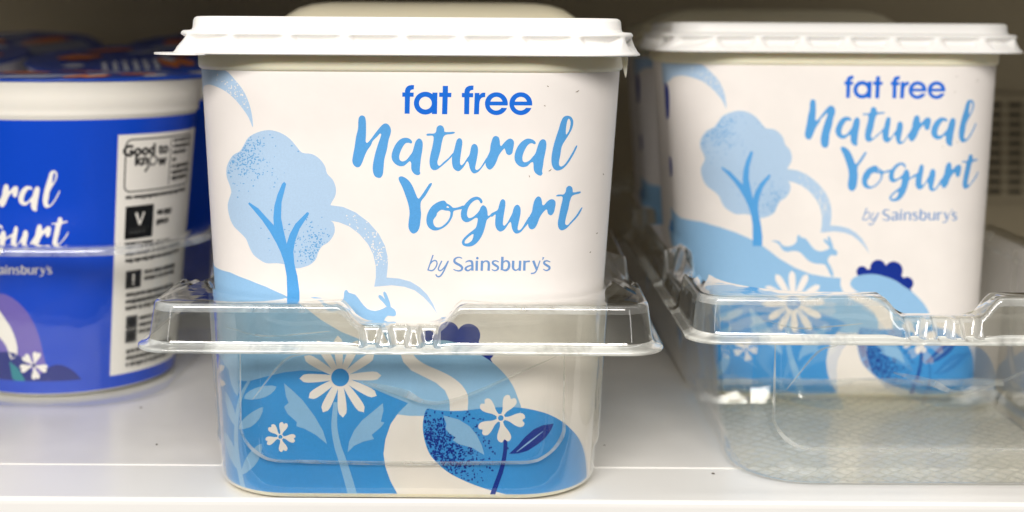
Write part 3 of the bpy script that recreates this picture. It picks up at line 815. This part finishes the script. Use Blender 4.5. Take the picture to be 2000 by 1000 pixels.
def crease_glint_mesh():
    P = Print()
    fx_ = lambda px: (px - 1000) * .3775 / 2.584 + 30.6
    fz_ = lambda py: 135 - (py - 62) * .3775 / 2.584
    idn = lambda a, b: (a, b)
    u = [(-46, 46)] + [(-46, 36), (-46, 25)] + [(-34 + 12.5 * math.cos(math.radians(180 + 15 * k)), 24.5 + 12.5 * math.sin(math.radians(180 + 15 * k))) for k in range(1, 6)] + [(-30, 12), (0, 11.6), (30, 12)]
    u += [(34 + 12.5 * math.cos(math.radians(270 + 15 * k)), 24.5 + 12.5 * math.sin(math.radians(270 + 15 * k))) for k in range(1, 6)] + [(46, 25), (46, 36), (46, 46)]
    P.add([stroke(u, [.3, .7, .9, 1.4, 1.1, 1.5, 1.2, 1.0, 1.3, .7, .3], 4)], 0, idn)  # highlight round the raised panel, painted as a pale strip
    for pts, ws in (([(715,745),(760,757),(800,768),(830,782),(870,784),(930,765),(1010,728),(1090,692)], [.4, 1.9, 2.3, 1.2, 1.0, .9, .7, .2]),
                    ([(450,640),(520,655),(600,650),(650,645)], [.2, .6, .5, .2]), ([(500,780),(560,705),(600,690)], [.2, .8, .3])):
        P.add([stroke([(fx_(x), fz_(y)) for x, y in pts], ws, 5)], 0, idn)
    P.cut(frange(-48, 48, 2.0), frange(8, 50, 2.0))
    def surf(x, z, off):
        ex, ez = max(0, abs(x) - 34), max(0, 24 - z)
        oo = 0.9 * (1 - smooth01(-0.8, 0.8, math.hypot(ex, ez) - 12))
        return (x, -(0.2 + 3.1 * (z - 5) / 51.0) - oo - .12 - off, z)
    me = P.build('wall_crease_glint', surf, [C_crease_glint])
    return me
cm = crease_glint_mesh()
dm = divider_mesh()
def make_tray(loc, label, mesh, rotz=0.0, shift=0.0):
    o = link('display_tray', mesh)
    if mesh == tm: link('divider_ridge', dm, o).location.y = shift * MM; link('wall_crease_glint', cm, o)
    o.location = Vector(loc) * MM; o.rotation_euler = (0, 0, rotz)
    return tag(o, label, 'tray', 'clear display trays')
make_tray((-30.6, 378.6, 0.05), 'clear plastic tray wrapped round the foot of the sharp front yogurt tub', tm)
make_tray((124.0, 393.0, 0.05), 'clear plastic tray on the right with its front space empty', tm, math.radians(0.6), -14.5)

# ================================================================ round blue pots
POT = (-172.0, 521.0, 0.6)
PR0 = 43.0
def pot_r(z): return 38.7 + (47.2 - 38.7) * z / 110.0
I_pblue = mat('pot_label_blue', lin((0, 66, 192)), 0.35, 0.4, noise=0.05, nscale=1500)
I_pdeep = ink('pot_label_deep_blue', (6, 30, 120)); I_ppurple = ink('pot_label_purple', (112, 98, 178)); I_pteal = ink('pot_label_teal', (30, 128, 140))
I_pwhite = ink('pot_label_white', (236, 232, 224)); I_pblack = ink('pot_label_black', (14, 14, 16)); I_pgrey = ink('pot_label_grey', (70, 70, 70))
I_porange = ink('pot_lid_orange', (230, 130, 50)); I_psilver = ink('pot_lid_silver', (205, 210, 222))
M_pot = mat('pot_white_plastic', (0.80, 0.77, 0.70, 1), 0.4, 0.4, sss=0.1)
M_foil = mat('pot_foil_blue', lin((6, 66, 170)), 0.32, 0.5, noise=0.15, nscale=80, bump=0.3, bscale=120)
PM = [I_pblue, I_pdeep, I_ppurple, I_pteal, I_pwhite, I_pblack, I_pgrey]
PBLUE, PDEEP, PPURP, PTEAL, PWHITE, PBLACK, PGREY = range(7)
def pot_surf(s, z, off=0.0):
    th = s / PR0; r = pot_r(z) + off
    return (r * math.sin(th), -r * math.cos(th), z)
def pot_sz(px, py):
    u, v = unroll(px, py); z = 60.0; Y = POT[1] - 45
    for _ in range(8):
        r = pot_r(z)
        A_, B_, C_ = u * u + 1, -2 * (u * POT[0] + POT[1]), POT[0] ** 2 + POT[1] ** 2 - r * r
        D = max(B_ * B_ - 4 * A_ * C_, 0)
        Y = (-B_ - math.sqrt(D)) / (2 * A_)
        z = ZC - v * Y - POT[2]
    X = u * Y
    return math.atan2(X - POT[0], -(Y - POT[1])) * PR0, z

def lathe(prof, n=96, cap0=True, cap1=True):
    rings = [[(r * math.cos(2 * PI * i / n), r * math.sin(2 * PI * i / n), z) for i in range(n)] for r, z in prof]
    return loft(rings, cap0, cap1)

def pot_parts():
    v, f = lathe([(34, 0), (36.6, .1), (38, .8), (38.6, 2), (pot_r(4), 4), (pot_r(100), 100), (pot_r(102), 102.2), (47.4, 102.8), (47.6, 104), (47.4, 105), (47.9, 106), (48.3, 110), (48.5, 114), (49.0, 114.6), (49.2, 115.4), (48.8, 116)])
    body = mesh_from('body', v, f, [M_pot])
    # printed sleeve
    P = Print(); T = pot_sz
    ident = lambda a, b: (a, b)
    # artwork in the lower left
    P.add([spline([(-120,610),(-40,575),(10,575),(45,600),(70,640),(84,690),(90,770),(-120,775)], 3)], PPURP, T)
    P.add([spline([(-60,640),(-10,600),(8,620),(26,650),(34,690),(22,702),(12,675),(-10,655),(-60,690)], 3)], PWHITE, T)
    P.add([spline([(-120,720),(-20,690),(30,690),(60,720),(80,775),(-120,780)], 3)], PDEEP, T)
    P.add([spline([(60,775),(80,730),(110,712),(140,722),(165,750),(172,775)], 3)], PDEEP, T)
    P.add([[(18,705),(34,718),(48,740),(52,757),(36,752),(24,738)]], PTEAL, T)
    c = (66, 714)
    for a in (-75, -135, 165, 15, 80):
        a = math.radians(a); d = Vector((math.cos(a), math.sin(a))); nn = Vector((-d.y, d.x)); ln = 27
        sh = [(.08, .03), (.35, .10), (.62, .24), (.84, .29), (.97, .22), (1.0, .11), (.90, 0), (1.0, -.11), (.97, -.22), (.84, -.29), (.62, -.24), (.35, -.10), (.08, -.03)]
        P.add([spline([tuple(Vector(c) + d * (x * ln) + nn * (y * ln)) for x, y in sh], 3)], PWHITE, T)
    P.add([circle(*c, 4)], PDEEP, T)
    # white information panel
    sL, zT = T(231, 264); _, zB = T(231, 736)
    W = 62.0
    P.add([[(sL, zB), (sL + W, zB), (sL + W, zT), (sL, zT)]], PWHITE, ident)
    P.add([[(sL + W + 14, zB), (sL + W + 70, zB), (sL + W + 70, zT), (sL + W + 14, zT)]], PWHITE, ident)
    def at(px, py):          # picture position on the panel near its left edge -> panel mm
        s, z = T(px, py); return s, z
    def rectl(s0, z0, s1, z1, mi): P.add([[(s0, z1), (s1, z1), (s1, z0), (s0, z0)]], mi, ident)
    s0, z0 = at(245, 272); s1, _ = at(334, 272); _, z1 = at(245, 377); s2 = s1 + 16
    def rrect(a, b, c_, d_, r):
        o = []
        for cx_, cz_, st in ((c_ - r, d_ - r, 0), (a + r, d_ - r, 90), (a + r, b + r, 180), (c_ - r, b + r, 270)):
            for k in range(7):
                an = math.radians(st + 15 * k); o.append((cx_ + r * math.cos(an), cz_ + r * math.sin(an)))
        return o
    P.add([rrect(s0, z1, s2, z0, 2.6), rrect(s0 + .55, z1 + .55, s2 - .55, z0 - .55, 2.1)], PBLACK, ident)
    rectl(s1, z0 - 1, s1 + .5, z1 + 1.2, PBLACK)
    def word(txt, px, py, size, bold, mi, P_=P, wscale=1.0):
        s, z = at(px, py); v_, f_ = text_mesh(txt, size, bold)
        for ox, oz in ((0, 0), (bold, 0), (-bold, 0), (0, bold), (0, -bold)):
            P_.add_faces([(x * wscale + s + ox, y + z + oz) for x, y in v_], f_, mi)
    word('Good to', 289, 293, 5.6, .32, PBLACK); word('kn', 277, 313, 5.8, .32, PBLACK); word('w', 317, 313, 5.8, .32, PBLACK)
    so, zo = at(299, 313); P.add([circle(so, zo, 2.0, 24), circle(so, zo, 1.35, 20)], PBLACK, ident)
    P.add([stroke([(so - 1.3, zo - 1.4), (so - 3.4, zo - 4.0)], [.6, 1.0])], PBLACK, ident)
    def lines(s, z, width, rows, lead, h, mi=PBLACK):
        rnd = random.Random(int(z * 10))
        for k in range(rows):
            x = s; end = s + width * (rnd.uniform(.75, 1.0) if k == rows - 1 else 1)
            while x < end:
                wl = rnd.uniform(1.2, 4.2); wl = min(wl, end - x)
                if wl > .5:
                    # one word as a row of small strokes
                    q_ = x
                    while q_ < x + wl:
                        hh = h * rnd.choice((.9, .9, 1.0, 1.2))
                        rectl(q_, z - k * lead, q_ + .52, z - k * lead - hh, mi); q_ += .64
                x += wl + .6
    lines(s1 + 1.6, z0 - 1.2, 13, 3, 2.3, 1.35); lines(s1 + 1.6, z0 - 8.6, 3, 1, 2.3, 1.3); lines(s1 + 1.6, z0 - 11.2, 13, 3, 2.3, 1.35)
    sx, zx = at(245, 383); lines(sx, zx, 34, 1, 2, 1.3)
    sx, zx = at(245, 404); _, zy = at(245, 468); sq = sx + (zx - zy) * .98
    rectl(sx, zx, sq, zy, PBLACK)
    vx = (sx + sq) / 2
    P.add([stroke([(vx - 1.7, zx - 2.6), (vx, zx - 7.2)], [1.0, .7])], PWHITE, ident); P.add([stroke([(vx + 1.7, zx - 2.6), (vx, zx - 7.2)], [.8, .7])], PWHITE, ident)
    rectl(sx + 1.5, zx - 8.4, sq - 1.5, zx - 8.6, PGREY); lines(sx + 1.8, zx - 9.4, sq - sx - 3.6, 1, 1, .9, PGREY)
    lines(sq + 1.8, zx - 2.6, 8.5, 2, 3.6, 1.9)
    sx, zx = at(245, 480); lines(sx, zx, 30, 3, 2.5, 1.35)
    sx, zx = at(245, 530); rectl(sx, zx, sx + 6.6, zx - 6.6, PBLACK)
    rectl(sx + 2.9, zx - 1.3, sx + 3.7, zx - 4.2, PWHITE); rectl(sx + 2.9, zx - 4.7, sx + 3.7, zx - 5.4, PWHITE)
    lines(sx + 8.2, zx - .6, 18, 2, 2.5, 1.4)
    sx, zx = at(245, 573); lines(sx, zx, 26, 3, 2.5, 1.4)
    sx, zx = at(245, 618); rectl(sx, zx, sx + 5, zx - 4.8, PGREY); P.add([circle(sx + 2.5, zx - 2.4, 1.7, 16)], PBLACK, ident)
    rectl(sx, zx - 5.2, sx + 5, zx - 10, PGREY); P.add([circle(sx + 2.5, zx - 7.6, 1.7, 16)], PBLACK, ident); lines(sx + 6, zx - .8, 12, 3, 2.6, 1.3)
    sx, zx = at(245, 683); lines(sx, zx, 26, 3, 2.5, 1.4)
    SC2 = frange(-140, 140, 1.6)
    P.cut(SC2, [], 6.0, 102)
    art = P.build('label', pot_surf, PM)
    zt, zb = 101.6, T(150, 766)[1]
    v, f = lathe([(pot_r(z) + .02, z) for z in (zb, 40, 70, zt)], 128, False, False)
    bm = bmesh.new(); bm.from_mesh(art)
    bv = [bm.verts.new(Vector(p) * MM) for p in v]
    for q_ in f:
        fc = bm.faces.new([bv[i] for i in q_]); fc.material_index = PBLUE; fc.smooth = True
    bm.to_mesh(art); bm.free()
    # lettering: the same script in white
    P2 = Print(); P2.k = 90
    def mapN(x, y): return T(117 + (x - 1127) * .66, 405 + (y - 332) * .68 - (x - 1127) * .0)
    def mapY(x, y): return T(134 + (x - 1137) * .66, 482 + (y - 448) * .68)
    def mapB(x, y): return T(102 + (x - 1076) * .62, 535 + (y - 528) * .64)
    for loops, mi in LET:
        ys = [p[1] for p in loops[0]]; xs = [p[0] for p in loops[0]]
        my = sum(ys) / len(ys)
        if mi == STRONG: continue
        if mi == BY: fn = mapB
        else: fn = mapN if my < 340 else mapY
        # outlines that would run off the visible side of the pot stay on its curve
        P2.add(loops, PWHITE, lambda x, y, fn=fn: wrap(fn, x, y))
    P2.cut(SC2, [], 6.0, 102)
    lett = P2.build('lettering', pot_surf, PM)
    # foil lid
    rnd = random.Random(4)
    n = 120
    rings = []
    for (r, z) in ((48.4, 115.2), (49.9, 115.6), (50.2, 116.15), (49.6, 116.45), (47.5, 116.5), (30, 116.3), (10, 116.2)):
        ring = []
        for i in range(n):
            a = 2 * PI * i / n
            wv = (.25 * math.sin(9 * a) + .2 * math.sin(23 * a + 1)) if r > 47.6 else 0
            ring.append(((r + wv) * math.cos(a), (r + wv) * math.sin(a), z + wv * .5))
        rings.append(ring)
    v, f = loft(rings, False, True); mi = [0] * len(f)
    def patch(poly, m, k):
        b = len(v); v.extend((x, y, 116.62 + .02 * k) for x, y in poly); f.append(tuple(range(b, b + len(poly)))); mi.append(m)
    k = 0
    for i in range(6):
        x = -24 + 4.6 * i; k += 1
        patch([(x, -41), (x + 2.4, -41), (x + 8.4, -8), (x + 6.0, -8)], 2, k)
    for (x, y, rx, ry, m) in ((9, -22, 4, 17, 1), (16, -24, 4, 14, 1), (12, -10, 3, 10, 2), (35, -12, 4, 13, 2), (24, 2, 9, 7, 1), (-24, 12, 10, 9, 1), (8, 16, 9, 4, 2), (-6, 30, 12, 5, 1), (22, 28, 9, 5, 2), (-32, -16, 5, 6, 2)):
        k += 1; patch([(x + rx * rnd.uniform(.75, 1.1) * math.cos(2 * PI * i / 14), y + ry * rnd.uniform(.75, 1.1) * math.sin(2 * PI * i / 14)) for i in range(14)], m, k)
    lid = mesh_from('lid', v, f, [M_foil, I_porange, I_psilver], mi)
    return body, art, lett, lid

SLEFT = None
def wrap(fn, x, y):
    # beyond the left outline of the pot the tracing continues along the curve at constant scale
    s, z = fn(x, y)
    x0 = x
    if s < -36:
        lo = x
        # find the x where the tracing reaches s = -36
        a, b = x, x + 900
        for _ in range(26):
            m = (a + b) / 2
            if fn(m, y)[0] < -36: a = m
            else: b = m
        s = -36 - (m - x) * .66 / 5.43
        z = fn(m, y)[1]
    return s, z

def make_pot():
    t = thing('yogurt_pot', POT, 'round blue yogurt pot nearest the front with white script and white information panel', 'yogurt pot', 'round blue yogurt pots')
    b, a, l, d = pot_parts()
    link('body', b, t); lb = link('label', a, t); link('lettering', l, lb); link('lid', d, t)
    return t
pot = make_pot()
def place_pot(x, y, z, tilt, rz, label):
    c = copy_tree(pot); c['label'] = label
    c.rotation_euler = (tilt, 0, 0); c.location = Vector((x, y, z)) * MM
    # turn about the pot's own axis
    m = Matrix.Rotation(tilt, 4, 'X') @ Matrix.Rotation(rz, 4, 'Z')
    c.rotation_euler = m.to_euler()
    return c
place_pot(-178, 642, 5.9, math.radians(7), 0.5, 'blue yogurt pot tipped forward, second in the row behind the front blue pot')
place_pot(-176, 775, 9.0, math.radians(12), -0.4, 'blue yogurt pot tipped forward, last in the row behind the front blue pot')
place_pot(-284, 650, 6.6, math.radians(8), 1.2, 'blue yogurt pot at the left edge, nearer of the two beside the row')
place_pot(-286, 778, 9.0, math.radians(12), 2.2, 'blue yogurt pot at the far left against the back wall')

ptm = tray_mesh(330.0, (60.0, 170.0, 280.0), [C_pot, C_edge, C_pot, C_crease_glint], skirt=False, w0=46.0, r0=30.0, panel=False)
make_tray((-172.0, 468.5, 0.05), 'clear low tray round the base of the blue yogurt pots', ptm)

# ================================================================ crumbs on the shelf
M_crumb = mat('crumb_brown', (0.06, 0.045, 0.03, 1), 0.8, 0.1)
for (px, py, r) in ((275, 797, .5), (306, 869, .45), (1393, 926, .55), (1180, 870, .3)):
    u, v_ = unroll(px, py); Y = ZC / v_; X = u * Y
    bm = bmesh.new(); bmesh.ops.create_icosphere(bm, subdivisions=1, radius=r * MM)
    for vv in bm.verts: vv.co *= random.uniform(.7, 1.2); vv.co.z *= .5
    me = bpy.data.meshes.new('crumb'); bm.to_mesh(me); bm.free(); me.materials.append(M_crumb)
    o = link('crumb', me); o.location = (X * MM, Y * MM, r * .4 * MM)
    tag(o, 'tiny dark crumb lying on the white shelf', 'crumb', 'crumbs on the shelf')
